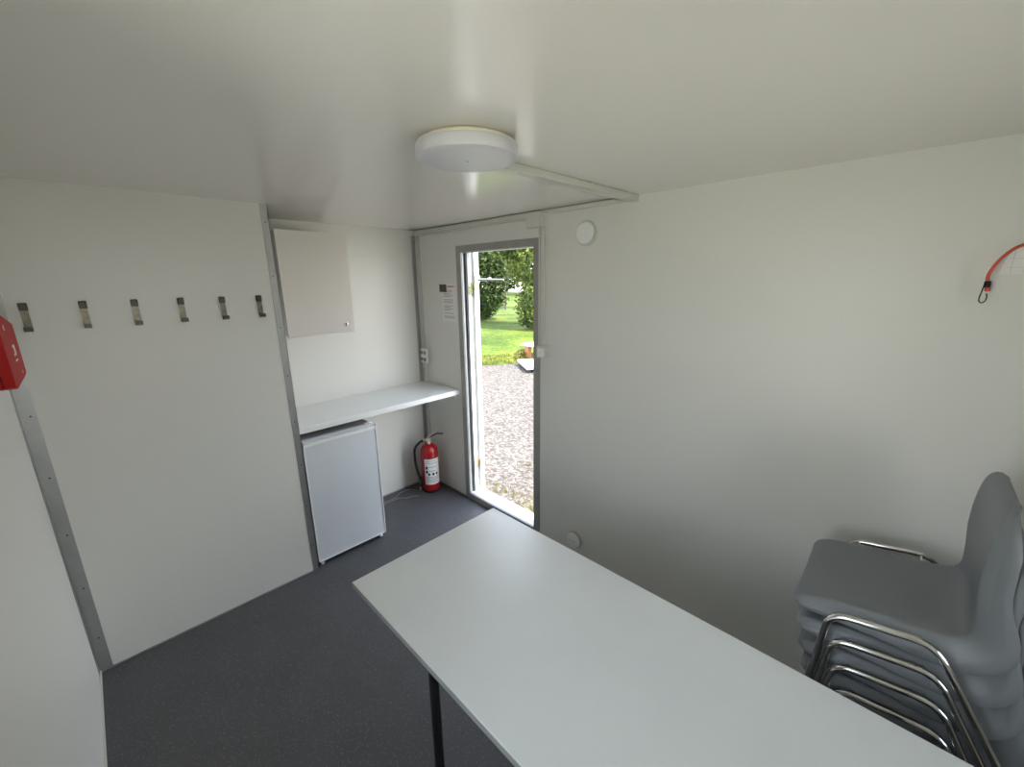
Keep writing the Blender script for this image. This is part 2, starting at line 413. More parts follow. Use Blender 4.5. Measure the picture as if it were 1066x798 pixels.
# ------------------------------------------------------------------ stacking chairs
PROF = [(-.196, .398), (-.199, .411), (-.196, .427), (-.184, .439), (-.155, .445), (-.10, .446), (-.04, .444), (.03, .440), (.09, .436),
        (.135, .436), (.163, .443), (.183, .458), (.194, .482), (.199, .52), (.202, .56), (.205, .61), (.213, .665), (.219, .715), (.225, .752), (.232, .780), (.243, .799), (.258, .806)]
def shell_mesh():
    P = spline([(x, 0, z-.014) for x, z in PROF], 2); n = len(P)
    # arc length
    L = [0]
    for a, c in zip(P, P[1:]): L.append(L[-1]+(c-a).length)
    tot = L[-1]
    def hw(i):
        s = L[i]; e = tot - L[i]
        w = .209 - .012*s
        r = .075
        if s < r: w -= .075*(1-math.sqrt(max(0, 1-((r-s)/r)**2)))
        r = .125
        if e < r: w -= .105*(1-math.sqrt(max(0, 1-((r-e)/r)**2)))
        return w
    def fl(i):
        s = L[i]; e = tot-L[i]
        f = .026 + .022*min(1, max(0, (s-.05)/.25)) + .016*math.exp(-((s-.44)/.09)**2) - .013*min(1, max(0, (s-.44)/.1))
        f *= min(1, .25+s/.05); f *= min(1, .45+e/.10*.55)
        return f
    bm = new(); grid = []
    for i, p in enumerate(P):
        d = (P[min(i+1, n-1)]-P[max(i-1, 0)]).normalized(); N = Vector((-d.z, 0, d.x))  # towards the sitter
        w = hw(i); f = fl(i); row = []
        dish = .014*min(1, L[i]/.15)*min(1, (tot-L[i])/.15)
        cs = []
        for t in (1.0, .93, .85, .72, .5, .25):
            cs.append((t*(w-.022), dish*(t**2.6)))
        cs.append((0, 0))
        rim = [(w+.30*f, -f), (w+.16*f, -f*.55), (w-.001, -.010), (w-.007, -.003), (w-.013, dish*.8)]
        side = [(y, h) for y, h in rim] + cs
        full = [(-y, h) for y, h in side] + [(y, h) for y, h in side[:-1][::-1]]
        for y, h in full: row.append(bm.verts.new(p + Vector((0, y, 0)) + N*h))
        grid.append(row)
    for a, c in zip(grid, grid[1:]):
        for k in range(len(a)-1): bm.faces.new((a[k], a[k+1], c[k+1], c[k]))
    return bm
def make_chair():
    R = thing('stacking_chair', '', 'chair')
    s = obj('seat_shell', shell_mesh(), 'shell', R, 60)
    so_ = s.modifiers.new('thickness', 'SOLIDIFY'); so_.thickness = .0025; so_.offset = 1 if False else -1
    for sg in (-1, 1):
        b = new(); yr = sg*.238
        pts = smooth_path([(-.200, sg*.256, .012), (-.098, yr, .432), (.118, yr, .432), (.285, sg*.256, .012)], .045, 7)
        tube(b, pts, .0095, 12); fr = obj('side_frame', b, 'chrome', R, 50)
        for x in (-.202, .288):
            b = new(); tube(b, [(x, sg*.256, 0), (x-(.002 if x > 0 else -.002), sg*.256, .03)], .012, 12); obj('foot_cap', b, 'rubber', fr, 50)
    for x, z in ((-.070, .424), (.090, .424)):
        b = new(); tube(b, [(x, -.238, z+.004), (x, -.20, z-.010), (x, .20, z-.010), (x, .238, z+.004)], .006, 10); obj('crossbar', b, 'chrome', R, 50)
    return R
def dup(root):
    r = root.copy(); COL.objects.link(r)
    for ch in root.children:
        c = ch.copy(); COL.objects.link(c); c.parent = r
        for g in ch.children:
            d = g.copy(); COL.objects.link(d); d.parent = c
    return r
chair = make_chair()
names = ['grey plastic shell chair with chrome frame on top of the stack, seat fully visible',
         'grey shell chair second from the top of the stack, directly under the topmost chair',
         'grey shell chair third from the top of the chair stack',
         'grey shell chair fourth from the top of the stack, rail just above the table',
         'grey shell chair second from the bottom of the stack behind the table',
         'grey shell chair standing on the floor at the bottom of the stack']
CY = math.radians(1)
# each chair of the stack leans a little further forward than the one under it
for k, lean in enumerate((9.0, 7.8, 6.4, 4.6, 2.4, 0.0)):
    c = chair if k == 0 else dup(chair)
    a_ = math.radians(lean); px, pz = -.066+.017*k, .821-.0778*k       # front bend of the side frame
    c.location = (px-(-.098*math.cos(a_)-.432*math.sin(a_)), 1.598, max(0, pz-(-.098*math.sin(a_)+.432*math.cos(a_))))
    c.rotation_euler = (0, -a_, CY)
    c['label'] = names[k]; c['group'] = 'stack of grey shell chairs by the white wall'

# ------------------------------------------------------------------ refrigerator
F = thing('mini_fridge', 'small silver white refrigerator standing under the white counter', 'refrigerator', (-2.74, .99, 0))
obj('body', box(new(), -2.985, -2.552, .764, 1.214, .03, .846, bev=.006), 'fridge_shaded', F)  # darker than the door, shade under the counter is in its colour
dr = obj('door', box(new(), -2.545, -2.502, .757, 1.221, .035, .832, bev=.006), 'fridge', F)
b = new(); y0, y1, z0, z1, x0, x1 = .755, 1.223, .033, .836, -2.512, -2.4985
for d in ((y0, y0+.007, z0, z1), (y1-.007, y1, z0, z1), (y0, y1, z0, z0+.008), (y0, y1, z1-.02, z1)): box(b, x0, x1, *d, bev=.001)
e = obj('door_edge_trim', b, 'white', dr); e['label'] = 'white rim around the refrigerator door'
b = new(); box(b, -2.55, -2.503, .757, 1.221, .838, .847, bev=.003); obj('top_grip_strip', b, 'fridge', F)
b = new(); box(b, -2.556, -2.53, 1.165, 1.215, .846, .853, bev=.002); lathe(b, [(.008, 0), (.008, .006), (0, .007)], (-2.535, 1.19, .85), 14); obj('hinge_plate', b, 'white', F, 40)
for y in (.785, 1.195):
    for x in (-2.53, -2.94):
        b = new(); lathe(b, [(.013, 0), (.013, .012), (.007, .014), (.007, .034)], (x, y, 0), 14); obj('foot', b, 'white' if x > -2.6 else 'rubber', F, 40)
b = new(); tube(b, smooth_path(spline([(-2.95, 1.205, .012), (-2.945, 1.30, .006), (-2.927, 1.45, .006), (-2.927, 1.508, .006), (-2.932, 1.547, .006), (-2.966, 1.603, .006), (-2.974, 1.664, .006), (-2.952, 1.708, .006), (-2.882, 1.745, .006)], 6), .01), .004, 8)
tag(obj('power_cord', b, 'cable', None, 60), 'thin grey cord on the floor against the wall, ending at the extinguisher', 'cord')
b = new(); tube(b, spline([(-2.90, 1.25, .006), (-2.895, 1.36, .006), (-2.898, 1.431, .006), (-2.90, 1.50, .006), (-2.895, 1.555, .006), (-2.852, 1.605, .006), (-2.839, 1.656, .006), (-2.805, 1.70, .006)], 6), .004, 8)
tag(obj('power_cord', b, 'cable', None, 60), 'thin grey cord on the floor further out from the wall beside the refrigerator', 'cord')

# ------------------------------------------------------------------ counter, wall cabinet
K = thing('counter', 'white laminate counter spanning the niche above the refrigerator', 'counter', (-2.8, 1.36, .884))
obj('worktop', box(new(), XK+.001, -2.545, .749, YD-.001, .886, .924, bev=.003), 'counter', K)
obj('support_cleat', box(new(), XK+.001, -2.60, YD-.021, YD-.001, .855, .886, bev=.002), 'counter', K)
Q = thing('wall_cabinet', 'square greige wall cabinet with small round lock above the counter', 'cabinet', (-2.85, 1.02, 1.452))
obj('body', box(new(), XK+.001, -2.676, .817, 1.218, 1.455, 2.052, bev=.002), 'white', Q)
dd = obj('door', box(new(), -2.674, -2.655, .813, 1.222, 1.450, 2.056, bev=.002), 'cabinet', Q)
b = new(); lathe(b, [(.014, 0), (.014, .004), (.011, .006), (.006, .0065), (0, .0065)], (-2.655, 1.163, 1.503), 20, 'x'); k_ = obj('lock', b, 'silver', dd, 40)
k_.matrix_parent_inverse = Matrix(); k_['label'] = 'round chrome lock'
b = new(); box(b, -2.6492, -2.6475, 1.1595, 1.1665, 1.4945, 1.5115); q_ = obj('keyhole', b, 'black', Q)

# ------------------------------------------------------------------ coat hooks
hz = 1.595
def hook():
    b = new(); w = .0115
    prof = [(.001, .104), (.006, .108), (.010, .104), (.0105, .092), (.0055, .083), (.003, .078), (.003, .022), (.0045, .012), (.012, .003), (.028, .001), (.038, .006), (.041, .020)]
    P = spline([(x, 0, z) for x, z in prof], 3); t = .0022
    rows = []
    for i, p in enumerate(P):
        d = (P[min(i+1, len(P)-1)]-P[max(i-1, 0)]).normalized(); n = Vector((-d.z, 0, d.x))*t/2
        rows.append([b.verts.new(p+s*n+Vector((0, y, 0))) for s, y in ((1, -w), (1, w), (-1, w), (-1, -w))])
    for a, c in zip(rows, rows[1:]):
        for k in range(4): b.faces.new((a[k], a[(k+1) % 4], c[(k+1) % 4], c[k]))
    b.faces.new(rows[0]); b.faces.new(rows[-1]); return b
hys = [-.168, -.004, .157, .320, .483, .645]
hl = ['metal coat hook nearest the red box, first of the row of six', 'metal coat hook second from the left, between first and third hooks', 'metal coat hook third from the left in the row of six',
      'metal coat hook fourth from the left in the row of six', 'metal coat hook second nearest to the aluminium strip', 'metal coat hook closest to the aluminium strip and wall cabinet']
HR = thing('coat_hook', hl[0], 'coat hook', (XH, 0, hz), 'row of metal coat hooks')
pl = obj('hook_plate', hook(), 'steel', HR, 50); pl.matrix_parent_inverse = Matrix()
b = new(); prism(b, [(-.0118, .002), (.0118, .002), (.0118, .018), (-.0118, .018)], 'x', .0385, .0445)
ti = obj('hook_tip', b, 'darksteel', HR); ti.matrix_parent_inverse = Matrix()
b = new(); box(b, .0005, .0135, -.0122, .0122, .080, .110, bev=.003); tp = obj('top_cap', b, 'darksteel', HR); tp.matrix_parent_inverse = Matrix()
for z in (.040, .062):
    b = new(); lathe(b, [(.0042, 0), (.0036, .0018), (0, .0024)], (.004, 0, z), 12, 'x'); s_ = obj('screw', b, 'steel', HR, 40); s_.matrix_parent_inverse = Matrix()
for i, y in enumerate(hys):
    h = HR if i == 0 else dup(HR); h.location = (XH, y, hz); h['label'] = hl[i]

# ------------------------------------------------------------------ red box on the left wall
RB = thing('wall_box', 'red plastic box with small white marks on the left wall beside the first coat hook', 'box', (-1.96, YL, 1.48))
b = new(); prism(b, [(-2.112, 1.492), (-2.09, 1.487), (-1.82, 1.484), (-1.78, 1.49), (-1.775, 1.70), (-1.80, 1.705), (-1.93, 1.682), (-2.112, 1.647)], 'y', YL+.001, YL+.062)
obj('body', b, 'boxred', RB)
b = new(); prism(b, [(-2.116, 1.492), (-2.10, 1.486), (-1.82, 1.483), (-1.80, 1.49), (-1.795, 1.70), (-1.82, 1.704), (-1.93, 1.683), (-2.116, 1.649)], 'y', YL+.064, YL+.086)
lid = obj('lid', b, 'boxred', RB)
Y = YL+.087
for x0, x1, z0, z1 in ((-2.004, -1.989, 1.562, 1.594), (-1.985, -1.978, 1.562, 1.594), (-1.974, -1.955, 1.562, 1.568), (-1.974, -1.955, 1.588, 1.594), (-2.0, -1.95, 1.546, 1.550), (-2.03, -2.024, 1.50, 1.508), (-1.90, -1.888, 1.645, 1.66)):
    obj('white_mark', box(new(), x0, x1, Y-.001, Y, z0, z1), 'paper', RB)

# ------------------------------------------------------------------ fire extinguisher
EX = Vector((-2.83, 1.838, 0)); R = .073
E_ = thing('fire_extinguisher', 'red fire extinguisher with white label and black hose in the floor corner', 'fire extinguisher', EX)
b = new(); lathe(b, [(.0, .012), (.055, .010), (.068, .018), (R, .035), (R, .36), (.070, .385), (.060, .408), (.042, .424), (.024, .431), (.020, .440), (0, .440)], EX, 48)
obj('cylinder_body', b, 'red', E_, 50)
b = new(); lathe(b, [(.060, 0), (.066, .004), (.0705, .016), (.0715, .026), (.068, .028)], EX, 40); obj('base_ring', b, 'rubber', E_, 50)
def patch(a0, a1, z0, z1, r, n=14, skew=0):
    b = new(); rows = []
    for i in range(n+1):
        a = math.radians(a0+(a1-a0)*i/n); rows.append([b.verts.new((EX.x+rr*math.cos(a), EX.y+rr*math.sin(a), z)) for z, rr in ((z0, r), (z1, r), (z1, R-.001), (z0, R-.001))])
    for p, q in zip(rows, rows[1:]):
        for k in range(4): b.faces.new((p[k], p[(k+1) % 4], q[(k+1) % 4], q[k]))
    b.faces.new(rows[0]); b.faces.new(rows[-1]); return b
# towards the camera is about -33 degrees
lab = obj('label_sheet', patch(-72, 38, .085, .315, R+.0008), 'paper', E_, 30); lab['label'] = 'white printed label on the red cylinder'
for a0, a1, z0, z1 in ((-64, -50, .225, .25), (-64, -50, .190, .213), (-48, -36, .168, .190), (-22, -8, .168, .190), (4, 16, .168, .190)):
    obj('pictogram', patch(a0, a1, z0, z1, R+.0016, 4), 'black', E_)
for z, a0, a1 in ((.295, -66, 0), (.275, -60, 20), (.240, -44, 10), (.205, -44, 4), (.150, -64, 28), (.138, -64, 22), (.126, -60, 28), (.114, -62, 10), (.102, -58, 20)):
    obj('print_line', patch(a0, a1, z, z+.005, R+.0014, 8), 'ink', E_)
b = new(); lathe(b, [(.016, .438), (.018, .445), (.018, .462), (.013, .466), (.013, .482), (0, .484)], EX, 20)
tube(b, [EX+Vector((0, 0, .458)), EX+Vector((-.030, -.035, .458))], .010, 12)
obj('valve', b, 'silver', E_, 40)
hd = Vector((.55, .83, 0))   # handles point to the right in the photo
def bar(p, q, w, t):
    b = new(); p = Vector(p); q = Vector(q); d = (q-p).normalized(); s = d.cross(Vector((0, 0, 1))).normalized(); u = s.cross(d)
    vs = [b.verts.new(o+s*a*w/2+u*c*t/2) for o in (p, q) for a in (-1, 1) for c in (-1, 1)]
    for f in ((0, 1, 3, 2), (4, 6, 7, 5), (0, 4, 5, 1), (2, 3, 7, 6), (0, 2, 6, 4), (1, 5, 7, 3)): b.faces.new([vs[i] for i in f])
    return b
h0 = EX+Vector((0, 0, .478))
obj('squeeze_lever', bar(h0-hd*.02+Vector((0, 0, -.012)), h0+hd*.085+Vector((0, 0, .085)), .020, .006), 'cream', E_)
obj('carry_handle', bar(h0-hd*.012, h0+hd*.075+Vector((0, 0, .036)), .020, .005), 'darksteel', E_)
obj('carry_handle_tip', bar(h0+hd*.073+Vector((0, 0, .036)), h0+hd*.125+Vector((0, 0, .030)), .020, .005), 'darksteel', E_)
gb = new(); lathe(gb, [(.012, 0), (.012, .012), (0, .013)], h0+Vector((.018, -.012, -.032)), 16, 'x'); obj('pressure_gauge', gb, 'silver', E_, 40)
sd_ = Vector((-.62, -.78, 0))
b = new(); hp = [EX+Vector((-.028, -.033, .458)), EX+sd_*.075+Vector((0, 0, .445)), EX+sd_*.118+Vector((.0, 0, .39)), EX+sd_*.125+Vector((0, 0, .30)), EX+sd_*.110+Vector((.008, -.01, .21)), EX+sd_*.088+Vector((.015, -.018, .12)), EX+sd_*.088+Vector((.02, -.02, .05))]
tube(b, spline(hp, 8), .0105, 12); obj('hose', b, 'rubber', E_, 60)
b = new(); e0 = hp[-1]; tube(b, [e0, e0+Vector((.001, 0, -.03))], .0085, 12); n_ = obj('nozzle', b, 'silver', E_, 40)
b = new(); box(b, EX.x-.062, EX.x-.040, EX.y-.085, EX.y-.062, .10, .135, bev=.002); obj('hose_clip', b, 'rubber', E_)

# ------------------------------------------------------------------ electrical: trunking, socket, switch
def trunk(label, d, groove=None):
    o = thing('cable_trunking', label, 'cable trunking', (d[0], d[2], d[4]))
    obj('trunking_base', box(new(), *d, bev=.0015), 'pvc', o)
    x0, x1, y0, y1, z0, z1 = d
    return o
tk = trunk('white vertical cable trunking in the corner behind the double socket', (XK+.004, -2.990, YD-.022, YD-.0005, .009, 2.112))
obj('lid_groove', box(new(), -3.002, -3.0, YD-.0232, YD-.0215, .01, 2.11), 'ink', tk)
tk = trunk('white horizontal cable trunking under the ceiling, left of the junction box', (XK+.001, -1.798, YD-.024, YD-.0005, 2.115, 2.150))
obj('lid_groove', box(new(), -3.0, -1.80, YD-.0252, YD-.0235, 2.122, 2.1235), 'ink', tk)
tk = trunk('white vertical cable trunking running down beside the door frame to the switch', (-1.708, -1.668, YD-.022, YD-.0005, 1.368, 2.064))
obj('lid_groove', box(new(), -1.694, -1.691, YD-.0232, YD-.0215, 1.37, 2.06), 'ink', tk)
tk = trunk('white horizontal cable trunking under the ceiling, right of the junction box', (-1.682, -1.1305, YD-.020, YD-.0005, 2.131, 2.150))
tk = trunk('long white cable trunking on the ceiling from the lamp to the wall', (-1.130, -1.082, .99, YD-.0005, CE-.028, CE-.0005))
obj('lid_groove', box(new(), -1.128, -1.0815, .99, YD-.001, CE-.004, CE-.0025), 'ink', tk)
jb = thing('junction_box', 'square white junction box where the trunking meets above the door', 'junction box', (-1.74, YD, 2.065))
obj('box_body', box(new(), -1.797, -1.683, YD-.034, YD-.0005, 2.064, 2.153, bev=.004), 'pvc', jb)
obj('box_lid', box(new(), -1.794, -1.686, YD-.038, YD-.0345, 2.067, 2.150, bev=.002), 'pvc', jb)
sk = thing('wall_socket', 'white double socket over the corner trunking above the counter', 'socket', (-2.965, YD, 1.09))
X0, X1, Z0, Z1 = -3.010, -2.925, 1.092, 1.212
obj('housing', box(new(), X0, X1, YD-.045, YD-.0225, Z0, Z1, bev=.005), 'white', sk)
for x in (-2.987, -2.947):
    for z in (1.180, 1.124):
        b = new(); lathe(b, [(.0165, 0), (.0165, -.0025), (.0145, -.003), (.013, .0), (0, .001)], (x, YD-.045, z), 24, 'y'); u = obj('outlet', b, 'pvc', sk, 40)
        b = new()
        for dz in (-.006, .006): lathe(b, [(.0032, 0), (.0032, -.002), (0, -.0022)], (x, YD-.0445, z+dz), 8, 'y')
        lathe(b, [(.0158, .0), (.0158, -.0034), (.0120, -.0034), (.0120, 0)], (x, YD-.0452, z), 20, 'y')
        v = obj('outlet_holes', b, 'ink', u); v.matrix_parent_inverse = Matrix()
sw = thing('light_switch', 'white light switch beside the door frame below the vertical trunking', 'switch', (-1.68, YD, 1.29))
obj('housing', box(new(), -1.708, -1.628, YD-.040, YD-.0005, 1.290, 1.366, bev=.005), 'pvc', sw)
obj('rocker', box(new(), -1.695, -1.645, YD-.046, YD-.0395, 1.300, 1.350, bev=.002), 'white', sw)

# ------------------------------------------------------------------ paper notice with dark square
pn = thing('notice_sheet', 'white printed notice with an orange heading on the wall left of the door', 'notice', (-2.64, YD, 1.45))
pb = obj('sheet', box(new(), -2.722, -2.545, YD-.0012, YD-.0002, 1.452, 1.742), 'paper', pn)
b = new(); box(b, -2.65, -2.565, YD-.002, YD-.001, 1.715, 1.727); obj('heading_line', b, 'orange', pn)
rr = random.Random(3); z = 1.690
while z > 1.475:
    if rr.random() < .82:
        b = new(); box(b, -2.700, -2.700+rr.uniform(.08, .135), YD-.0018, YD-.001, z, z+.0042); obj('text_line', b, 'ink', pn)
    z -= .0115
dp = tag(obj('dark_plate', box(new(), -2.745, -2.660, YD-.006, YD-.002, 1.680, 1.737, bev=.001), 'darkplate'), 'small dark square stuck over the top left of the white notice', 'sticker')

# ------------------------------------------------------------------ round vents
v = thing('air_vent', 'round white vent cover high on the wall right of the door', 'vent', (-1.38, YD, 2.005))
b = new(); lathe(b, [(.067, -.0005), (.067, -.006), (.062, -.010), (.054, -.010), (.052, -.006)], (-1.378, YD, 2.005), 48, 'y'); obj('outer_ring', b, 'pvc', v, 40)
b = new(); lathe(b, [(.03, -.006), (.03, -.016), (.055, -.016), (.057, -.020), (.052, -.026), (0, -.029)], (-1.378, YD, 2.005), 48, 'y'); obj('disc', b, 'white', v, 40)
v = thing('air_vent', 'round white vent cap low on the wall beside the table edge', 'vent', (-1.395, YD, .126))
b = new(); lathe(b, [(.062, -.0005), (.062, -.008), (.058, -.012), (.05, -.012), (.048, -.008)], (-1.395, YD, .126), 48, 'y'); obj('outer_ring', b, 'pvc', v, 40)
b = new(); lathe(b, [(.025, -.008), (.025, -.024), (.046, -.024), (.050, -.029), (.045, -.036), (0, -.040)], (-1.395, YD, .126), 48, 'y'); dk = obj('disc', b, 'white', v, 40)
b = new(); box(b, -1.425, -1.375, YD-.0405, YD-.039, .125, .1275); s_ = obj('slot_mark', b, 'ink', v)

# ------------------------------------------------------------------ ceiling lamp
LC = (-1.022, .857)
lp = thing('ceiling_lamp', 'flat round white ceiling lamp, switched off', 'lamp', (LC[0], LC[1], CE))
b = new(); lathe(b, [(.120, CE-.0005), (.124, CE-.002), (.126, CE-.008), (.136, CE-.0105)], (*LC, 0), 64); obj('mounting_base', b, 'cream', lp, 40)
b = new(); lathe(b, [(.134, CE-.0095), (.1425, CE-.012), (.1425, CE-.017), (.135, CE-.0175)], (*LC, 0), 64); obj('rim_ring', b, 'cream', lp, 40)
b = new(); lathe(b, [(.12, CE-.0165), (.1445, CE-.0172), (.1475, CE-.021), (.1475, CE-.044), (.146, CE-.049), (.141, CE-.052), (.12, CE-.0535), (0, CE-.0545)], (*LC, 0), 72); obj('diffuser', b, 'lampglass', lp, 40)
b = new(); lathe(b, [(.004, CE-.0542), (.004, CE-.0552), (0, CE-.0555)], (*LC, 0), 12); obj('centre_dot', b, 'ink', lp)

# ------------------------------------------------------------------ bungee cord and sheet on the right wall
bc = thing('bungee_cord', 'orange red bungee cord with black hook hanging on the right wall', 'bungee cord', (.12, 1.95, 1.70))
b = new(); tube(b, spline([(.116, 1.945, 1.718), (.114, 1.945, 1.735), (.112, 1.945, 1.762), (.119, 1.945, 1.79), (.133, 1.945, 1.818), (.150, 1.945, 1.838), (.172, 1.945, 1.849), (.215, 1.948, 1.852), (.27, 1.952, 1.842), (.32, 1.958, 1.81), (.345, 1.965, 1.775)], 6), .0042, 12); obj('cord', b, 'cord', bc, 60)
b = new(); lathe(b, [(0, -.008), (.0062, -.006), (.0066, 0), (.0055, .004), (0, .005)], (.1175, 1.945, 1.722), 16, 'z'); obj('cord_knob', b, 'cord', bc, 50)
b = new()
for k in range(4): lathe(b, [(.0045, -.0028), (.0078, -.0018), (.0078, .0018), (.0045, .0028)], (.1145, 1.945, 1.729+k*.0047), 18)
obj('wire_wrap', b, 'rubber', bc, 40)
b = new(); tube(b, spline([(.1085, 1.943, 1.736), (.1065, 1.942, 1.715), (.1045, 1.941, 1.697), (.1055, 1.941, 1.686), (.1115, 1.941, 1.681), (.1175, 1.941, 1.686), (.1195, 1.941, 1.698), (.1178, 1.941, 1.706)], 6), .0017, 8)
lathe(b, [(0, -.003), (.003, 0), (0, .003)], (.1178, 1.941, 1.707), 10); obj('hook', b, 'black', bc, 50)
eb = thing('screw_eye', 'small screw eye in the wall holding the far end of the bungee cord', 'screw eye', (.345, YD, 1.775))
b = new(); tube(b, [(.345+.012*math.cos(a), YD-.014, 1.775+.012*math.sin(a)) for a in [2*PI*k/20 for k in range(21)]], .0022, 8); tube(b, [(.345, YD-.012, 1.763), (.345, YD-.0005, 1.763)], .0022, 8)
obj('ring', b, 'silver', eb, 50)
ws = thing('wall_sheet', 'white plastic sheet with faint grid lines behind the bungee cord', 'sheet', (.2, YD, 1.77))
b = new(); prism(b, [(.134, 1.766), (.34, 1.764), (.34, 1.842), (.152, 1.842), (.141, 1.81)], 'y', YD-.006, YD-.0005); obj('sheet_panel', b, 'paper', ws)
b = new()
for x in (.155, .18, .205, .23, .255): box(b, x, x+.0012, YD-.0068, YD-.0055, 1.767, 1.840)
for z in (1.784, 1.81): box(b, .146, .335, YD-.0068, YD-.0055, z, z+.0012)
obj('grid_lines', b, mat('faint_grid', (.58, .57, .53), .6), ws)

# ------------------------------------------------------------------ outside things
def blob_tree(label, base, blobs, nl, m, seed, size=.13, trunk=True, group=None, cat='tree'):
    rn = random.Random(seed); o = thing('broadleaf_tree', label, cat, base, group); B = Vector(base)
    b = new(); tot = sum(r[3]*r[4] for r in blobs)
    for (cx, cy, cz, rx, rz) in blobs:
        k = int(nl*rx*rz/tot)
        for _ in range(k):
            d = Vector((rn.gauss(0, 1), rn.gauss(0, 1), rn.gauss(0, 1))).normalized()
            r = rn.uniform(.62, 1.0)**.6
            bump = 1+.22*noise.noise(d*2.3+Vector((cx, cy, cz)))+.12*noise.noise(d*6+Vector((cx, 1, cz)))
            p = B+Vector((cx+d.x*rx*r*bump, cy+d.y*rx*r*bump, cz+d.z*rz*r*bump))
            if p.z < GZ+.05: continue
            n = (d*.9+Vector((rn.gauss(0, .6), rn.gauss(0, .6), rn.gauss(0, .6)+.35))).normalized()
            u, v_ = frame_dirs(n); a = rn.uniform(0, 2*PI); u, v_ = u*math.cos(a)+v_*math.sin(a), v_*math.cos(a)-u*math.sin(a)
            s = size*rn.uniform(.6, 1.3)
            q = [b.verts.new(p+u*s), b.verts.new(p+v_*s*.45+n*s*.1), b.verts.new(p-u*s), b.verts.new(p-v_*s*.45+n*s*.1)]
            b.faces.new(q)
    me = bpy.data.meshes.new('foliage'); b.to_mesh(me); b.free(); f = bpy.data.objects.new('foliage', me); COL.objects.link(f); me.materials.append(M[m]); f.parent = o
    f.matrix_parent_inverse = Matrix.Translation(-o.location)
    b = new(); h = max(x[2] for x in blobs); tk_ = .4 if size == .16 else 1
    tube(b, [B+Vector((0, 0, -.05)), B+Vector((.05, 0, h*.4)), B+Vector((0, .1, h*.8))], [.16*tk_, .12*tk_, .05*tk_], 10)
    for k in range(5):
        a = k*1.3; tube(b, [B+Vector((0, 0, h*.3+k*.15)), B+Vector((math.cos(a)*.9, math.sin(a)*.9, h*.6+k*.2))], [.06, .02], 8)
    obj('trunk', b, 'bark', o, 50)
    return o
# view coordinates: d metres from the camera along an azimuth given by pixel column, helper only for placing
def az(px, dist):
    t = math.atan((px-533)/433.37/ math.cos(pit)) if False else None
    v_ = fw*433.37 + r2*(px-533) + u2*(399-300); v_.z = 0; v_.normalize(); return v_*dist
def at(px, dist): p = az(px, dist); return (p.x, p.y, GZ)
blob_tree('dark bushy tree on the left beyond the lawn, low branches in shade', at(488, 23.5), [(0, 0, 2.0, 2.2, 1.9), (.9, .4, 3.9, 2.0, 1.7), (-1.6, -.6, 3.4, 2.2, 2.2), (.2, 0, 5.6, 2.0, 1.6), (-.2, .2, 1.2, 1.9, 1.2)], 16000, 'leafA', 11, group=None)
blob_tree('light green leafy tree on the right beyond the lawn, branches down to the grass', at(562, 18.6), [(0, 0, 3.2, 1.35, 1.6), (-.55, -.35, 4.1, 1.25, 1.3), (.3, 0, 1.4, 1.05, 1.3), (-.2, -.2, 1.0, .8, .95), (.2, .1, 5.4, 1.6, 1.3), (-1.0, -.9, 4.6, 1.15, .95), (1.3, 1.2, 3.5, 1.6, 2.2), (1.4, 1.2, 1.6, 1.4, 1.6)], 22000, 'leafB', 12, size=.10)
blob_tree('tall tree crown filling the gap behind the two nearer trees', at(526, 31), [(0, 0, 5.2, 2.2, 1.6), (-1.2, -1, 6.4, 2.0, 1.5), (1.2, 1.2, 6.2, 2.2, 1.6), (0, .4, 7.6, 2.3, 1.4)], 14000, 'leafB', 13, size=.16)
far_labels = ['distant tree over the bright field, left behind the dark bushy tree', 'distant tree over the bright field in the gap between the nearer trees', 'distant tree over the bright field, behind the light green tree']
for i, (px, ds, sc) in enumerate(((478, 60, 1.5), (522, 72, 1.3), (566, 60, 1.6))):
    blob_tree(far_labels[i], at(px, ds), [(0, 0, 2.4*sc, 2.8*sc, 2.4*sc), (1.5, 1, 4.2*sc, 2.2*sc, 2.2*sc), (-2, -1.5, 3.6*sc, 2.2*sc, 2.2*sc)], 6000, 'leafA' if i % 2 else 'leafB', 20+i, size=.3, group='trees far beyond the lawn')

# trestle table, slabs and yellow green bush at the edge of the lawn
P0 = Vector((-7.85, 8.22, 0))
def obox(bm, c, a, bb, z0, z1, u=Vector((1, 0, 0)), v=Vector((0, 1, 0))):
    vs = [bm.verts.new(Vector((c[0], c[1], 0))+u*a*sa+v*bb*sb+Vector((0, 0, z))) for sa in (0, 1) for sb in (0, 1) for z in (z0, z1)]
    for f in ((0, 1, 3, 2), (4, 6, 7, 5), (0, 4, 5, 1), (2, 3, 7, 6), (0, 2, 6, 4), (1, 5, 7, 3)): bm.faces.new([vs[i] for i in f])
    return bm
ot = thing('garden_table', 'white topped outdoor table with orange wooden legs at the lawn edge', 'table', (P0.x+.4, P0.y+.6, GZ))
obj('tabletop', obox(new(), P0, .8, 1.4, .005, .040), 'white', ot)
for a in (.10, .58):
    for c_ in (.10, 1.18): obj('leg', obox(new(), (P0.x+a, P0.y+c_), .13, .13, GZ, .005), 'wood', ot)
ua = Vector((.83, -.557, 0)); ub = Vector((.557, .83, 0)); S0 = (-7.58, 7.83)
sl = thing('pallet', 'low pale slab raised on dark skids on the gravel beside the outdoor table', 'pallet', (-7.0, 7.9, GZ))
obj('slab', obox(new(), S0, 1.1, .55, GZ+.09, GZ+.15, ua, ub), 'concrete', sl)
for e in (.03, .23, .43):
    q = Vector((S0[0], S0[1], 0))+ub*e+ua*.03; obj('skid', obox(new(), q, 1.04, .09, GZ, GZ+.09, ua, ub), 'black' if e < .5 else 'bark', sl)

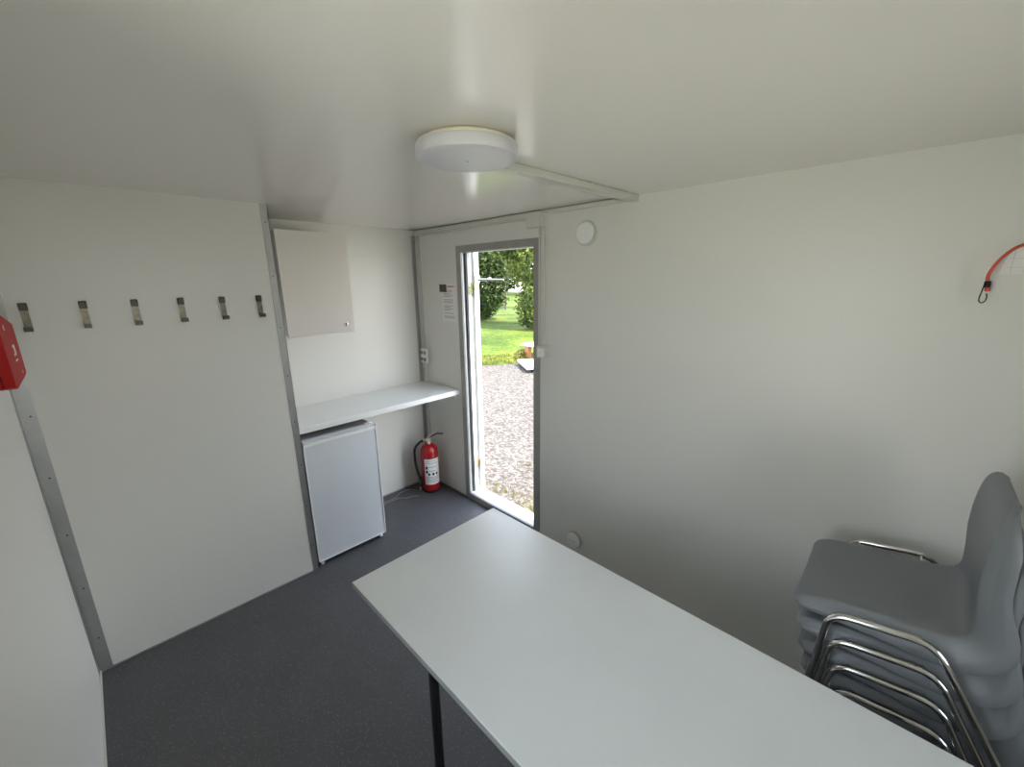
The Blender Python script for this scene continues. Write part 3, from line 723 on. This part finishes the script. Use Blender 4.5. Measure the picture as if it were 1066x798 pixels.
def tufts(name, pts, m, seed, hmin, hmax, blades):
    rn = random.Random(seed); b = new()
    for (x, y, z) in pts:
        for _ in range(blades):
            h = rn.uniform(hmin, hmax); a = rn.uniform(0, 2*PI); l = rn.uniform(.2, 1.0)*h
            p = Vector((x+rn.gauss(0, h*.4), y+rn.gauss(0, h*.4), z)); s = Vector((-math.sin(a), math.cos(a), 0))*rn.uniform(.002, .005)*(h/.06)
            t1 = p+Vector((math.cos(a)*l*.35, math.sin(a)*l*.35, h*.7)); t2 = p+Vector((math.cos(a)*l, math.sin(a)*l, h))
            v = [b.verts.new(q) for q in (p-s, p+s, t1+s*.8, t1-s*.8, t2)]
            b.faces.new(v[:4]); b.faces.new((v[3], v[2], v[4]))
    me = bpy.data.meshes.new(name); b.to_mesh(me); b.free(); o = bpy.data.objects.new(name, me); COL.objects.link(o); me.materials.append(M[m]); return o
rn = random.Random(5); pts = []
for _ in range(5200):
    d = rn.uniform(3.2, 6.5); s = rn.uniform(-1.6, 1.6)
    if d > 3.2+rn.random()**2*2.6: continue
    p = dv*d+sv*s
    if noise.noise(Vector((p.x*1.7, p.y*1.7, 3))) + .25*noise.noise(Vector((p.x*6, p.y*6, 1))) < -.12+.22*(d-3.2): continue
    if p.y < YO+.15: continue
    pts.append((p.x, p.y, GZ))
tag(tufts('weeds', pts, 'weed', 6, .02, .06, 5), 'sparse yellow green weeds growing through the gravel outside the door', 'weeds', kind='stuff')
pts = []
for s in [(-30+k*.02)*.1 for k in range(3600)]:
    for _ in range(2):
        d = border(s)+rn.uniform(-.03, 1.2)**1; p = dv*d+sv*s
        if not (p.x > -8.0 and 8.1 < p.y < 9.75): pts.append((p.x, p.y, GZ+.03))
M['sg'] = mat('bright_yellow_grass', (.08, .11, .01), .8, var=.3, vscale=4, col2=(.20, .20, .02))  # brighter and yellower than the lawn behind it
gr = tufts('grass_edge', pts, 'sg', 9, .04, .10, 2)
tag(gr, 'long bright grass along the edge where the lawn meets the gravel', 'grass', kind='stuff')
B0 = Vector((P0.x+.0, P0.y+.08, GZ))
bu = thing('low_bush', 'yellow green bushy plant growing beside the outdoor table leg', 'plant', B0); b = new(); rn = random.Random(4)
for _ in range(900):
    d = Vector((rn.gauss(0, 1), rn.gauss(0, 1), abs(rn.gauss(0, 1)))).normalized()*rn.uniform(.3, 1)
    p = B0+Vector((d.x*.26, d.y*.26, d.z*.36)); n = Vector((rn.gauss(0, 1), rn.gauss(0, 1), rn.gauss(0, 1)+.5)).normalized(); u, v_ = frame_dirs(n); s = rn.uniform(.02, .045)
    b.faces.new([b.verts.new(q) for q in (p+u*s, p+v_*s*.5, p-u*s, p-v_*s*.5)])
me = bpy.data.meshes.new('leaves'); b.to_mesh(me); b.free(); f = bpy.data.objects.new('leaves', me); COL.objects.link(f); me.materials.append(M['weed']); f.parent = bu; f.matrix_parent_inverse = Matrix.Translation(-bu.location)
b = new()
for k in range(7): tube(b, [B0, B0+Vector((math.cos(k)*.2, math.sin(k)*.2, .32))], [.006, .003], 6)
obj('stems', b, 'bark', bu)

bpy.context.view_layer.update()
